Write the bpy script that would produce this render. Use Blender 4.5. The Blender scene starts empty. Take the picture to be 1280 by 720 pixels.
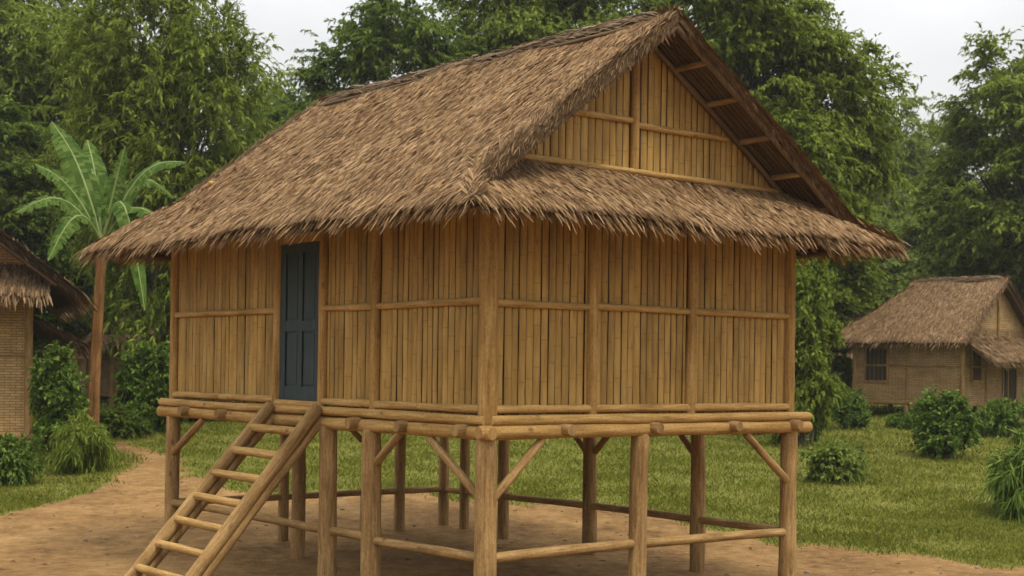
import bpy, math, random
import numpy as np
from mathutils import Vector, Matrix

random.seed(7)
RNG = np.random.default_rng(11)
C = bpy.context.scene.collection
PI = math.pi
F, HY, EYE, ROLL = 1778.0, 461.6, 2.54, 0.0141      # lens in px of a 1280 px frame, horizon row, eye height


# ------------------------------------------------------------------ helpers
def nrm(v):
    return v / (np.linalg.norm(v, axis=-1, keepdims=True) + 1e-9)


def link(o, parent=None):
    C.objects.link(o)
    if parent is not None:
        o.parent = parent
    return o


def tag(o, label=None, cat=None, group=None, kind=None):
    if label: o['label'] = label
    if cat: o['category'] = cat
    if group: o['group'] = group
    if kind: o['kind'] = kind
    return o


def thing(name, label, cat, loc=(0, 0, 0), rz=0, group=None):
    o = bpy.data.objects.new(name, None)
    o.empty_display_size = .3
    o.location = loc
    o.rotation_euler = (0, 0, rz)
    link(o)
    return tag(o, label, cat, group)


class MB:
    """collects shapes, builds ONE mesh object"""

    def __init__(s):
        s.v, s.f, s.uv, s.sm = [], [], [], []

    def face(s, pts, uvs=None, smooth=False):
        b = len(s.v)
        s.v += [tuple(p) for p in pts]
        s.f.append(tuple(range(b, b + len(pts))))
        s.uv += uvs if uvs else [(0, 0)] * len(pts)
        s.sm.append(smooth)

    def tube(s, path, rad, n=12, wob=.05, caps=True):
        """path of points, radii per point; uv = metres around / along"""
        path = [Vector(p) for p in path]
        k = len(path)
        if not hasattr(rad, '__len__'): rad = [rad] * k
        b = len(s.v)
        uo, vo = random.random() * 50, random.random() * 50
        t = (path[-1] - path[0]).normalized()
        ref = Vector((0, 0, 1)) if abs(t.z) < .8 else Vector((1, 0, 0))
        L, vs = 0, []
        ph = random.random() * 6
        for i, p in enumerate(path):
            if i: L += (p - path[i - 1]).length
            vs.append(L)
            tt = (path[min(i + 1, k - 1)] - path[max(i - 1, 0)]).normalized()
            a = tt.cross(ref).normalized()
            c = a.cross(tt)
            for j in range(n):
                th = 2 * PI * j / n
                r = rad[i] * (1 + wob * (math.sin(th * 2 + ph + i * .7) * .5 + random.uniform(-.5, .5)))
                s.v.append(tuple(p + a * (r * math.cos(th)) + c * (r * math.sin(th))))
        rr = rad[0]
        for i in range(k - 1):
            for j in range(n):
                j2 = (j + 1) % n
                s.f.append((b + i * n + j, b + i * n + j2, b + (i + 1) * n + j2, b + (i + 1) * n + j))
                s.uv += [(uo + 2 * PI * rr * j / n, vo + vs[i]), (uo + 2 * PI * rr * (j + 1) / n, vo + vs[i]),
                         (uo + 2 * PI * rr * (j + 1) / n, vo + vs[i + 1]), (uo + 2 * PI * rr * j / n, vo + vs[i + 1])]
                s.sm.append(True)
        if caps:
            for i, rev in ((0, True), (k - 1, False)):
                ring = [s.v[b + i * n + j] for j in range(n)]
                if rev: ring = ring[::-1]
                s.face(ring, [(uo + q[0] * .2 + q[1] * .2, vo + q[2] * .2) for q in ring])
        return s

    def log(s, p0, p1, r, r1=None, n=12, wob=.07, bend=.012, seg=None):
        p0, p1 = Vector(p0), Vector(p1)
        r1 = r if r1 is None else r1
        L = (p1 - p0).length
        k = seg or max(3, int(L / .3) + 2)
        t = (p1 - p0).normalized()
        a = t.cross(Vector((0.3, 0.5, 0.8))).normalized()
        c = a.cross(t)
        ba, bc, ph = random.uniform(-bend, bend) * L * .5, random.uniform(-bend, bend) * L * .5, random.random() * 6
        pts, rs = [], []
        for i in range(k):
            q = i / (k - 1)
            pts.append(p0.lerp(p1, q) + a * (ba * math.sin(q * PI)) + c * (bc * math.sin(q * PI * 2 + ph) * .5 * math.sin(q * PI)))
            rs.append((r + (r1 - r) * q) * (1 + random.uniform(-.04, .04)))
        e = min(.35 * r / L, .2)                       # softened ends
        pts = [pts[0], p0.lerp(p1, e)] + pts[1:-1] + [p0.lerp(p1, 1 - e), pts[-1]]
        rs = [rs[0] * .86, rs[0]] + rs[1:-1] + [rs[-1], rs[-1] * .86]
        return s.tube(pts, rs, n, wob)

    def box(s, lo, hi, uvs=1.0):
        (x0, y0, z0), (x1, y1, z1) = lo, hi
        uo, vo = random.random() * 20, random.random() * 20
        for pts in (((x0, y0, z0), (x1, y0, z0), (x1, y0, z1), (x0, y0, z1)), ((x1, y1, z0), (x0, y1, z0), (x0, y1, z1), (x1, y1, z1)),
                    ((x0, y1, z0), (x0, y0, z0), (x0, y0, z1), (x0, y1, z1)), ((x1, y0, z0), (x1, y1, z0), (x1, y1, z1), (x1, y0, z1)),
                    ((x0, y0, z1), (x1, y0, z1), (x1, y1, z1), (x0, y1, z1)), ((x0, y1, z0), (x1, y1, z0), (x1, y0, z0), (x0, y0, z0))):
            a, b2, d = Vector(pts[0]), Vector(pts[1]), Vector(pts[3])
            w, h = (b2 - a).length, (d - a).length
            s.face(pts, [(uo, vo), (uo + w, vo), (uo + w, vo + h), (uo, vo + h)])
        return s

    def prism(s, poly, off):
        """closed slab between a polygon and the same polygon moved by off"""
        poly = [Vector(p) for p in poly]
        off = Vector(off)
        n = len(poly)
        nn = (poly[1] - poly[0]).cross(poly[2] - poly[0])
        if nn.dot(off) > 0: poly = poly[::-1]
        e = (poly[1] - poly[0]).normalized()
        nn = (poly[1] - poly[0]).cross(poly[2] - poly[0]).normalized()
        g = nn.cross(e)
        uv = [((p - poly[0]).dot(e), (p - poly[0]).dot(g)) for p in poly]
        s.face(poly, uv)
        s.face([p + off for p in poly[::-1]], uv[::-1])
        for i in range(n):
            a, b2 = poly[i], poly[(i + 1) % n]
            w, h = (b2 - a).length, off.length
            s.face([b2, a, a + off, b2 + off], [(w, 0), (0, 0), (0, h), (w, h)])
        return s

    def build(s, name, m, parent=None):
        me = bpy.data.meshes.new(name)
        me.from_pydata(s.v, [], s.f)
        uvl = me.uv_layers.new(name='UVMap')
        uvl.data.foreach_set('uv', np.array(s.uv, dtype=np.float32).ravel())
        me.polygons.foreach_set('use_smooth', np.array(s.sm, dtype=bool))
        me.materials.append(m)
        me.update()
        return link(bpy.data.objects.new(name, me), parent)


def np_mesh(name, V, Fq, m, parent=None, smooth=False):
    me = bpy.data.meshes.new(name)
    nv, nf, k = len(V), len(Fq), Fq.shape[1]
    me.vertices.add(nv)
    me.vertices.foreach_set('co', np.ascontiguousarray(V, dtype=np.float32).ravel())
    me.loops.add(nf * k)
    me.loops.foreach_set('vertex_index', np.ascontiguousarray(Fq, dtype=np.int32).ravel())
    me.polygons.add(nf)
    me.polygons.foreach_set('loop_start', np.arange(0, nf * k, k, dtype=np.int32))
    me.polygons.foreach_set('loop_total', np.full(nf, k, dtype=np.int32))
    if smooth: me.polygons.foreach_set('use_smooth', np.ones(nf, dtype=bool))
    me.update(calc_edges=True)
    me.materials.append(m)
    return link(bpy.data.objects.new(name, me), parent)


# ------------------------------------------------------------------ materials
class NT:
    def __init__(s, name):
        s.m = bpy.data.materials.new(name)
        s.m.use_nodes = True
        s.t = s.m.node_tree
        s.t.nodes.clear()
        s.out = s.t.nodes.new('ShaderNodeOutputMaterial')

    def n(s, typ, props=None, **ins):
        nd = s.t.nodes.new('ShaderNode' + typ)
        for k, v in (props or {}).items(): setattr(nd, k, v)
        for k, v in ins.items():
            key = int(k[1:]) if k[0] == 'i' and k[1:].isdigit() else k.replace('_', ' ')
            sock = nd.inputs[key]
            if hasattr(v, 'is_linked') or hasattr(v, 'links'): s.t.links.new(v, sock)
            else: sock.default_value = v
        return nd

    def ramp(s, fac, stops):
        nd = s.n('ValToRGB', Fac=fac)
        el = nd.color_ramp.elements
        while len(el) < len(stops): el.new(.5)
        for e, (p, c) in zip(el, stops):
            e.position = p
            e.color = (*c, 1) if hasattr(c, '__len__') else (c, c, c, 1)
        return nd.outputs[0]

    def noise(s, vec, scale, detail=4, rough=.6):
        return s.n('TexNoise', Vector=vec, Scale=scale, Detail=detail, Roughness=rough).outputs['Fac']

    def mapping(s, vec, scale):
        return s.n('Mapping', Vector=vec, Scale=scale).outputs[0]

    def mix(s, typ, fac, a, b):
        return s.n('MixRGB', {'blend_type': typ}, i0=fac, i1=a, i2=b).outputs[0]

    def math(s, op, a, b=0.0):
        return s.n('Math', {'operation': op}, i0=a, i1=b).outputs[0]

    def finish(s, col, rough=.8, bump=None, bstr=.3, bdist=.02, spec=.25, transl=None):
        p = s.n('BsdfPrincipled', Base_Color=col, Roughness=rough)
        p.inputs['Specular IOR Level'].default_value = spec
        if bump is not None:
            b = s.n('Bump', Height=bump, Strength=bstr, Distance=bdist)
            s.t.links.new(b.outputs[0], p.inputs['Normal'])
        sh = p.outputs[0]
        if transl:
            tr = s.n('BsdfTranslucent', Color=col)
            sh = s.n('MixShader', i0=transl, i1=sh, i2=tr.outputs[0]).outputs[0]
        s.t.links.new(sh, s.out.inputs['Surface'])
        return s.m


def m_wood(name, dark, mid, light, streak=(26, 1.6, 1), knots=True, rough=.85, bs=.55):
    t = NT(name)
    uv = t.n('TexCoord').outputs['UV']
    rnd = t.n('NewGeometry').outputs['Random Per Island']
    st = t.noise(t.mapping(uv, streak), 1.0, 6, .65)
    bl = t.noise(t.mapping(uv, (3, 1.2, 1)), 1.0, 3)
    f = t.math('ADD', t.math('MULTIPLY', st, .65), t.math('MULTIPLY', bl, .35))
    col = t.ramp(f, [(.3, dark), (.5, mid), (.68, light)])
    tone = t.math('ADD', t.math('MULTIPLY', rnd, .36), .82)
    col = t.mix('MULTIPLY', 1.0, col, t.n('CombineColor', i0=tone, i1=tone, i2=tone).outputs[0])
    if knots:
        vo = t.n('TexVoronoi', Vector=t.mapping(uv, (5, 2.3, 1)), Scale=1.0, Randomness=1.0).outputs['Distance']
        k = t.ramp(vo, [(.03, 1.0), (.13, 0.0)])
        col = t.mix('MIX', t.math('MULTIPLY', k, .7), col, (dark[0] * .5, dark[1] * .45, dark[2] * .4, 1))
    gr = t.noise(t.mapping(uv, (60, 22, 1)), 1.0, 4, .7)
    col = t.mix('MULTIPLY', .55, col, t.ramp(gr, [(.34, .55), (.56, 1.08)]))
    return t.finish(col, rough, t.math('ADD', f, t.math('MULTIPLY', gr, .5)), bs, .014, .15)


def m_slat(name):
    """split bamboo: fine lengthwise fibres, node rings at uneven heights, weather streaks"""
    t = NT(name)
    uv = t.n('TexCoord').outputs['UV']
    rnd = t.n('NewGeometry').outputs['Random Per Island']
    fib = t.noise(t.mapping(uv, (150, 3.0, 1)), 1.0, 4, .7)
    blot = t.noise(t.mapping(uv, (9, 1.5, 1)), 1.0, 4, .6)
    f = t.math('ADD', t.math('MULTIPLY', fib, .45), t.math('MULTIPLY', blot, .55))
    col = t.ramp(f, [(.28, (.18, .097, .022)), (.5, (.35, .212, .058)), (.72, (.48, .32, .108))])
    tone = t.math('ADD', t.math('MULTIPLY', rnd, .27), .85)
    col = t.mix('MULTIPLY', 1.0, col, t.n('CombineColor', i0=tone, i1=tone, i2=t.math('MULTIPLY', tone, .97)).outputs[0])
    sep = t.n('SeparateXYZ', Vector=uv).outputs
    # nodes: one ring per ~0.42 m, shifted per slat
    ring = t.math('FRACT', t.math('ADD', t.math('MULTIPLY', sep[1], 2.35), t.math('MULTIPLY', rnd, 37.0)))
    k = t.ramp(ring, [(.0, 0.0), (.012, .9), (.03, .75), (.05, 0.0)])
    col = t.mix('MIX', t.math('MULTIPLY', k, .4), col, (.17, .085, .024, 1))
    # weathering: rain streaks and greyed patches
    pos = t.n('TexCoord').outputs['Object']
    wz = t.noise(t.mapping(pos, (2.4, 2.4, .8)), 1.0, 5, .62)
    col = t.mix('MULTIPLY', .8, col, t.ramp(wz, [(.3, (.62, .60, .58)), (.55, (1.06, 1.06, 1.06))]))
    vo = t.n('TexVoronoi', Vector=t.mapping(uv, (7, 1.5, 1)), Scale=1.0).outputs['Distance']
    sp = t.ramp(vo, [(.04, 1.0), (.12, 0.0)])
    col = t.mix('MIX', t.math('MULTIPLY', sp, .5), col, (.14, .068, .022, 1))
    h = t.math('ADD', t.math('MULTIPLY', f, .6), t.math('MULTIPLY', k, .5))
    return t.finish(col, .6, h, .4, .008, .18)


def m_straw(name, stops, rough=.9):
    t = NT(name)
    rnd = t.n('NewGeometry').outputs['Random Per Island']
    pos = t.n('TexCoord').outputs['Object']
    big = t.noise(pos, 1.3, 3)
    f = t.math('ADD', t.math('MULTIPLY', rnd, .62), t.math('MULTIPLY', big, .38))
    col = t.ramp(f, stops)
    return t.finish(col, rough, spec=.1)


def m_mat(name, a, b, scale=(60, 6, 1)):
    """packed thatch body"""
    t = NT(name)
    uv = t.n('TexCoord').outputs['UV']
    f = t.noise(t.mapping(uv, scale), 1.0, 5, .7)
    col = t.ramp(f, [(.32, a), (.7, b)])
    return t.finish(col, .95, f, .6, .03, .05)


def m_weave(name, a, b, c):
    """woven split-bamboo matting"""
    t = NT(name)
    uv = t.n('TexCoord').outputs['UV']
    br = t.n('TexBrick', {'offset': .5}, Vector=uv, Color1=(*a, 1), Color2=(*b, 1), Mortar=(*c, 1), Scale=1.0, Mortar_Size=.006,
             Mortar_Smooth=.3, Bias=0.0, Brick_Width=.22, Row_Height=.055)
    nz = t.noise(uv, 2.2, 5)
    g = t.ramp(nz, [(.3, .7), (.65, 1.1)])
    fine = t.noise(t.mapping(uv, (20, 60, 1)), 1.0, 3)
    col = t.mix('MULTIPLY', 1.0, t.mix('MULTIPLY', 1.0, br.outputs['Color'], g), t.ramp(fine, [(.3, .75), (.7, 1.1)]))
    h = t.math('SUBTRACT', fine, t.math('MULTIPLY', br.outputs['Fac'], 1.5))
    return t.finish(col, .8, h, .5, .012, .2)


def m_leaf(name, a, b, c, tr=.45, rough=.5, nscale=.55):
    t = NT(name)
    rnd = t.n('NewGeometry').outputs['Random Per Island']
    pos = t.n('TexCoord').outputs['Object']
    nz = t.noise(pos, nscale, 3)
    f = t.math('ADD', t.math('MULTIPLY', rnd, .6), t.math('MULTIPLY', nz, .4))
    col = t.ramp(f, [(.2, a), (.52, b), (.82, c)])
    return t.finish(col, rough + .15, spec=.05, transl=tr)


def m_plain(name, col, var=.25, scale=6, rough=.7, bs=.2, spec=.3):
    t = NT(name)
    pos = t.n('TexCoord').outputs['Object']
    nz = t.noise(pos, scale, 6, .65)
    lo, hi = [c * (1 - var) for c in col], [c * (1 + var) for c in col]
    return t.finish(t.ramp(nz, [(.3, lo), (.7, hi)]), rough, nz, bs, .01, spec)


def m_ground():
    t = NT('ground_soil')
    pos = t.n('TexCoord').outputs['Object']
    g = t.n('Attribute', {'attribute_name': 'grass'}).outputs['Fac']
    n1 = t.noise(pos, .75, 6, .68)
    n2 = t.noise(pos, 5.0, 6, .7)
    n3 = t.noise(pos, 45.0, 4, .7)
    soil = t.ramp(t.math('ADD', t.math('MULTIPLY', n1, .5), t.math('MULTIPLY', n2, .5)),
                  [(.36, (.105, .058, .022)), (.5, (.228, .130, .049)), (.64, (.335, .205, .084))])
    soil = t.mix('MULTIPLY', .8, soil, t.ramp(n3, [(.3, .6), (.6, 1.12)]))
    vo = t.n('TexVoronoi', Vector=pos, Scale=16.0).outputs['Distance']
    soil = t.mix('MIX', t.math('MULTIPLY', t.ramp(vo, [(.05, 1.0), (.1, 0.0)]), .6), soil, (.19, .14, .095, 1))
    turf = t.ramp(t.math('ADD', t.math('MULTIPLY', n2, .6), t.math('MULTIPLY', n3, .4)),
                  [(.3, (.06, .062, .012)), (.52, (.13, .13, .024)), (.72, (.21, .18, .05))])
    k = t.math('ADD', g, t.math('MULTIPLY', t.math('SUBTRACT', n2, .5), .9))
    k = t.math('ADD', k, t.math('MULTIPLY', t.math('SUBTRACT', n3, .5), .5))
    f = t.ramp(k, [(.38, 0.0), (.62, 1.0)])
    col = t.mix('MIX', f, soil, turf)
    h = t.math('ADD', t.math('MULTIPLY', n2, .7), t.math('MULTIPLY', n3, .3))
    h = t.math('ADD', h, t.math('MULTIPLY', n1, 1.6))
    return t.finish(col, .95, h, .75, .07, .1)


def m_door():
    t = NT('door_paint')
    pos = t.n('TexCoord').outputs['Object']
    n1 = t.noise(t.mapping(pos, (8, 8, 1.2)), 1.0, 6, .7)
    n2 = t.noise(pos, 24.0, 5, .7)
    col = t.ramp(n1, [(.3, (.012, .022, .024)), (.55, (.020, .034, .037)), (.75, (.040, .057, .058))])
    col = t.mix('MIX', t.ramp(n2, [(.62, 0.0), (.72, .5)]), col, (.14, .12, .09, 1))
    return t.finish(col, .6, n1, .25, .006, .3)


M = dict(
    slat=m_slat('split_bamboo'),
    post=m_wood('post_timber', (.13, .068, .019), (.335, .195, .060), (.48, .31, .115)),
    pole=m_wood('pole_timber', (.14, .074, .021), (.37, .222, .072), (.52, .34, .13), (40, 2.2, 1)),
    stilt=m_wood('stilt_timber', (.095, .054, .019), (.275, .165, .062), (.45, .295, .125), (34, 2.6, 1)),
    old=m_wood('old_timber', (.06, .038, .02), (.13, .085, .045), (.2, .14, .085)),
    back=m_plain('wall_backing', (.055, .028, .011), .3, 9, .9),
    floor=m_wood('floor_boards', (.08, .05, .022), (.17, .105, .048), (.25, .16, .08), (14, 1, 1)),
    straw=m_straw('thatch_straw', [(.12, (.082, .042, .017)), (.34, (.165, .095, .042)), (.60, (.25, .152, .073)), (.86, (.37, .245, .13))]),
    straw_dark=m_straw('thatch_straw_dark', [(.15, (.06, .034, .016)), (.4, (.135, .080, .038)), (.65, (.21, .132, .066)), (.88, (.32, .215, .115))]),
    straw_ridge=m_straw('ridge_straw', [(.15, (.05, .032, .018)), (.45, (.125, .082, .046)), (.8, (.25, .175, .105))]),
    mat=m_mat('packed_thatch', (.045, .029, .015), (.13, .085, .046)),
    under=m_mat('thatch_underside', (.045, .027, .013), (.13, .08, .04), (8, 60, 1)),
    weave=m_weave('woven_bamboo', (.52, .345, .155), (.40, .25, .10), (.14, .08, .03)),
    weave_far=m_weave('woven_bamboo_grey', (.44, .29, .135), (.34, .215, .092), (.13, .075, .03)),
    door=m_door(),
    dark=m_plain('dark_opening', (.03, .024, .017), .3, 8, .9),
    bark=m_wood('tree_bark', (.045, .034, .022), (.09, .07, .048), (.15, .12, .085), (14, 3, 1), False),
    ban_bark=m_wood('banana_stem', (.06, .028, .01), (.20, .095, .03), (.34, .18, .065), (16, 2.5, 1), False),
    ban=m_leaf('banana_leaf', (.042, .082, .012), (.074, .130, .022), (.135, .195, .045), .35, .5, 3.0),
    rib=m_plain('banana_midrib', (.17, .22, .06), .2, 5, .5),
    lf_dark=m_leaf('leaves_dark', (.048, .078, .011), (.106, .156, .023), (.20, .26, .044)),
    lf_mid=m_leaf('leaves_mid', (.068, .102, .013), (.165, .218, .030), (.29, .34, .056)),
    lf_yel=m_leaf('leaves_yellowish', (.075, .11, .013), (.165, .22, .026), (.28, .33, .048)),
    lf_pale=m_leaf('leaves_pale', (.085, .125, .024), (.18, .235, .045), (.28, .33, .075)),  # pale leaf green; on the far trees haze is painted in with this colour
    lf_bush=m_leaf('leaves_bush', (.042, .076, .011), (.105, .168, .025), (.21, .29, .055), .3, .45, 2.5),
    grass=m_leaf('grass_blades', (.098, .116, .015), (.158, .174, .024), (.228, .232, .045), .3, .6, .35),
    litter=m_straw('dry_litter', [(.1, (.10, .06, .03)), (.5, (.24, .155, .075)), (.9, (.36, .25, .13))]),
    stone=m_plain('pebble_stone', (.22, .17, .12), .35, 14, .9),
    ground=m_ground(),
)


# ------------------------------------------------------------------ terrain
def sstep(a, b, x):
    t = np.clip((x - a) / (b - a), 0, 1)
    return t * t * (3 - 2 * t)


def gz(x, y):
    """ground height: flat yard, gentle rise behind"""
    x, y = np.asarray(x, float), np.asarray(y, float)
    z = np.interp(y, [-60, 20, 24, 32, 45, 90, 400], [0, 0, .24, .80, 1.38, 2.6, 9])
    return z + .025 * np.sin(x * .9 + y * .4) * np.cos(y * .7 - x * .3) + .012 * np.sin(x * 2.7 - 1.3 * y)


BX = [-60, -12, -8.2, -7.7, -7.35, -7.2, -6.1, -5.6, -4.8, -2, 0, 2, 4, 6, 8, 20, 60]
BY = [20.5, 21.5, 22.2, 23.5, 25.2, 26.2, 26.4, 26.0, 25.2, 24.8, 24.6, 23.6, 21.0, 19.4, 18.8, 18.3, 18]
PATH = [(-6.7, 25.5), (-6.9, 27.5), (-7.4, 29.5), (-8.8, 31.5), (-12, 33)]


def grass_mask(x, y):
    """0 on trodden soil, 1 in grass"""
    x, y = np.asarray(x, float), np.asarray(y, float)
    w = .35 * np.sin(x * 1.7 + 2) + .22 * np.sin(x * 4.1 - y * 1.3) + .12 * np.sin(x * 9 + y * 5)
    d = y - np.interp(x, BX, BY) + w
    for i, (a, b) in enumerate(zip(PATH[:-1], PATH[1:])):
        ax, ay, bx, by = *a, *b
        t = np.clip(((x - ax) * (bx - ax) + (y - ay) * (by - ay)) / ((bx - ax) ** 2 + (by - ay) ** 2), 0, 1)
        pd = np.hypot(x - ax - t * (bx - ax), y - ay - t * (by - ay)) - (.62 - .12 * i) + w * .3
        d = np.minimum(d, pd * 1.4)
    return sstep(-.55, .55, d)


def at(px, d, y=None):
    """photo column at depth d -> world x"""
    return (px - 640) / F * d


def zat(px, py, d):
    return EYE - (py - HY - ROLL * (px - 640)) * d / F


def build_ground():
    xs = np.unique(np.concatenate([np.linspace(-260, -16, 30), np.arange(-16, 18.01, .2), np.linspace(18, 260, 30)]))
    ys = np.unique(np.concatenate([np.linspace(-60, 9, 12), np.arange(9, 46.01, .2), np.linspace(46, 330, 40)]))
    X, Y = np.meshgrid(xs, ys)
    Z = gz(X, Y)
    V = np.stack([X, Y, Z], -1).reshape(-1, 3)
    nx, ny = len(xs), len(ys)
    i = (np.arange(ny - 1)[:, None] * nx + np.arange(nx - 1)[None]).ravel()
    Fq = np.stack([i, i + 1, i + 1 + nx, i + nx], 1)
    o = np_mesh('ground', V, Fq, M['ground'], smooth=True)
    a = o.data.attributes.new('grass', 'FLOAT', 'POINT')
    a.data.foreach_set('value', grass_mask(V[:, 0], V[:, 1]).astype(np.float32))
    tag(o, kind='structure')


build_ground()


def build_grass():
    n = 420000
    d = 1 / RNG.uniform(1 / 62, 1 / 17.5, n)
    px = RNG.uniform(-120, 1400, n)
    x = (px - 640) / F * d
    m = grass_mask(x, d)
    patch = .5 + .5 * np.sin(x * 1.9 + np.sin(d * 1.1) * 2) * np.sin(d * 2.3 + x * .7)
    keep = (RNG.random(n) < m ** 1.5 * (.45 + .55 * patch)) | ((m > .12) & (RNG.random(n) < .05))
    x, d, patch = x[keep], d[keep], patch[keep]
    n = len(x)
    h = RNG.uniform(.025, .075, n) * (.7 + .6 * patch) * (1 + .012 * (d - 20))
    tall = RNG.random(n) < .03
    h[tall] *= 1.9
    w = RNG.uniform(.006, .012, n) * (d / 22)
    a = RNG.uniform(0, 2 * PI, n)
    z = gz(x, d) - .004
    P = np.stack([x, d, z], 1)
    s = np.stack([np.cos(a), np.sin(a) * .5, 0 * a], 1) * w[:, None]
    b = RNG.uniform(0, 2 * PI, n)
    lean = np.stack([np.cos(b), np.sin(b), 0 * b], 1) * (h * RNG.uniform(.2, 1.0, n))[:, None]
    up = np.array([0, 0, 1.0])
    V = np.stack([P - s, P + s, P + lean * .4 + up * (h * .65)[:, None] + s * .7, P + lean + up * h[:, None] * .95], 1).reshape(-1, 3)
    Fq = np.arange(n * 4).reshape(-1, 4)
    tag(np_mesh('grass', V, Fq, M['grass']), 'short green lawn grass around the bare yard', 'grass', kind='stuff')


build_grass()


def build_litter():
    n = 1500
    y = RNG.uniform(12, 27, n)
    x = RNG.uniform(-9, 9, n)
    k = grass_mask(x, y) < .6
    x, y = x[k], y[k]
    n = len(x)
    a = RNG.uniform(0, 2 * PI, n)
    L = RNG.uniform(.015, .06, n)
    t = np.stack([np.cos(a), np.sin(a), RNG.uniform(-.1, .1, n)], 1) * L[:, None]
    s = np.stack([-np.sin(a), np.cos(a), RNG.uniform(-.3, .3, n)], 1) * (L * RNG.uniform(.12, .3, n))[:, None]
    P = np.stack([x, y, gz(x, y) + .012], 1)
    up = np.array([0, 0, .012])
    V = np.stack([P - t, P + s + up, P + t, P - s + up], 1).reshape(-1, 3)
    tag(np_mesh('leaf_litter', V, np.arange(n * 4).reshape(-1, 4), M['litter']), 'dry fallen leaves and straw bits on the bare soil', 'leaf litter', kind='stuff')
    mb = MB()
    for i in range(170):
        yy = random.uniform(13, 25)
        xx = random.uniform(-8.5, 8.5)
        if grass_mask(xx, yy) > .5: continue
        r = random.choice((.008, .012, .016, .022, .03)) * random.uniform(.7, 1.2)
        zz = float(gz(xx, yy))
        mb.tube([(xx - r, yy, zz + r * .25), (xx - r * .5, yy, zz + r * .4), (xx + r * .5, yy + r * .2, zz + r * .4), (xx + r, yy, zz + r * .25)],
                [r * .25, r * .75, r * .7, r * .25], 6, .2)
    tag(mb.build('pebbles', M['stone']), 'small pebbles and clods scattered over the bare soil', 'pebbles', kind='stuff')


build_litter()


# ------------------------------------------------------------------ thatch
def in_poly(px, py, poly):
    c = np.zeros(len(px), bool)
    n = len(poly)
    j = n - 1
    for i in range(n):
        xi, yi = poly[i]
        xj, yj = poly[j]
        k = ((yi > py) != (yj > py)) & (px < (xj - xi) * (py - yi) / (yj - yi + 1e-12) + xi)
        c ^= k
        j = i
    return c


def straw_geo(P, D, N, L, W):
    """bent strips: root P, direction D, face normal N, length L, width W -> verts (n,6,3)"""
    S = nrm(np.cross(D, N)) * (W / 2)[:, None]
    mid = P + D * (L * .55)[:, None] + N * (L * .035)[:, None]
    sag = np.zeros_like(P)
    sag[:, 2] = -L * .05
    tip = P + D * L[:, None] + sag
    return np.stack([P - S, P + S, mid + S * .9, mid - S * .9, tip + S * .25, tip - S * .25], 1)


def straw_mesh(name, chunks, m, parent):
    V = np.concatenate(chunks).reshape(-1, 3)
    n = len(V) // 6
    b = (np.arange(n) * 6)[:, None]
    Fq = np.concatenate([b + np.array([[0, 1, 2, 3]]), b + np.array([[3, 2, 4, 5]])])
    return np_mesh(name, V, Fq, m, parent)


def straws_on(poly, p0, n, d, count, length, width, jit=.13):
    """scatter straws over a planar patch: poly in xy, plane through p0 with normal n, downslope d"""
    xs, ys = [q[0] for q in poly], [q[1] for q in poly]
    x = RNG.uniform(min(xs), max(xs), count)
    y = RNG.uniform(min(ys), max(ys), count)
    k = in_poly(x, y, poly)
    x, y = x[k], y[k]
    c = len(x)
    z = p0[2] - (n[0] * (x - p0[0]) + n[1] * (y - p0[1])) / n[2]
    s = np.cross(n, d)
    # low swells so that the surface is not a ruled plane
    sw = .02 * np.sin(x * 2.1 + y * 1.3) + .015 * np.sin(y * 3.7 - x * 2.2)
    P = np.stack([x, y, z], 1) + n * (RNG.uniform(-.01, .035, c) + sw)[:, None]
    L = length * RNG.uniform(.65, 1.3, c)
    W = width * RNG.uniform(.55, 1.5, c)
    drift = .10 * np.sin(x * 1.1 + y * .9 + 1)
    D = nrm(d + s * (RNG.normal(0, jit * .85, c) + drift)[:, None] + n * RNG.normal(.035, .035, c)[:, None])
    NN = nrm(n + s * RNG.normal(0, .35, c)[:, None] + d * RNG.normal(0, .1, c)[:, None])
    P = P - D * (L * .5)[:, None]
    return straw_geo(P, D, NN, L, W)


def fringe(A, B, d, n, per_m, length, width, drop=.35, out=.1, side=.16, tmax=1.0):
    """hanging straw ends along an edge A-B"""
    A, B = np.array(A, float), np.array(B, float)
    c = int(per_m * np.linalg.norm(B - A))
    t = RNG.random(c) * tmax
    P = A + (B - A) * t[:, None]
    s = nrm(B - A)
    L = length * RNG.uniform(.55, 1.25, c) * (1 + .25 * np.sin(t * 60 + RNG.uniform(0, 6)) * RNG.random(c))
    up = RNG.uniform(.02, .3, c)
    P = P - d * up[:, None] + n * RNG.uniform(-.10, .03, c)[:, None]
    D = nrm(d + s * RNG.normal(0, side, c)[:, None] + np.array([0, 0, -1.0]) * (drop * RNG.random(c))[:, None] + n * RNG.normal(0, .05, c)[:, None])
    NN = nrm(n + s * RNG.normal(0, .4, c)[:, None])
    L = np.maximum(L, up * .8 + .05 * RNG.random(c))
    return straw_geo(P, D, NN, L, width * RNG.uniform(.6, 1.4, c))


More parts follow.
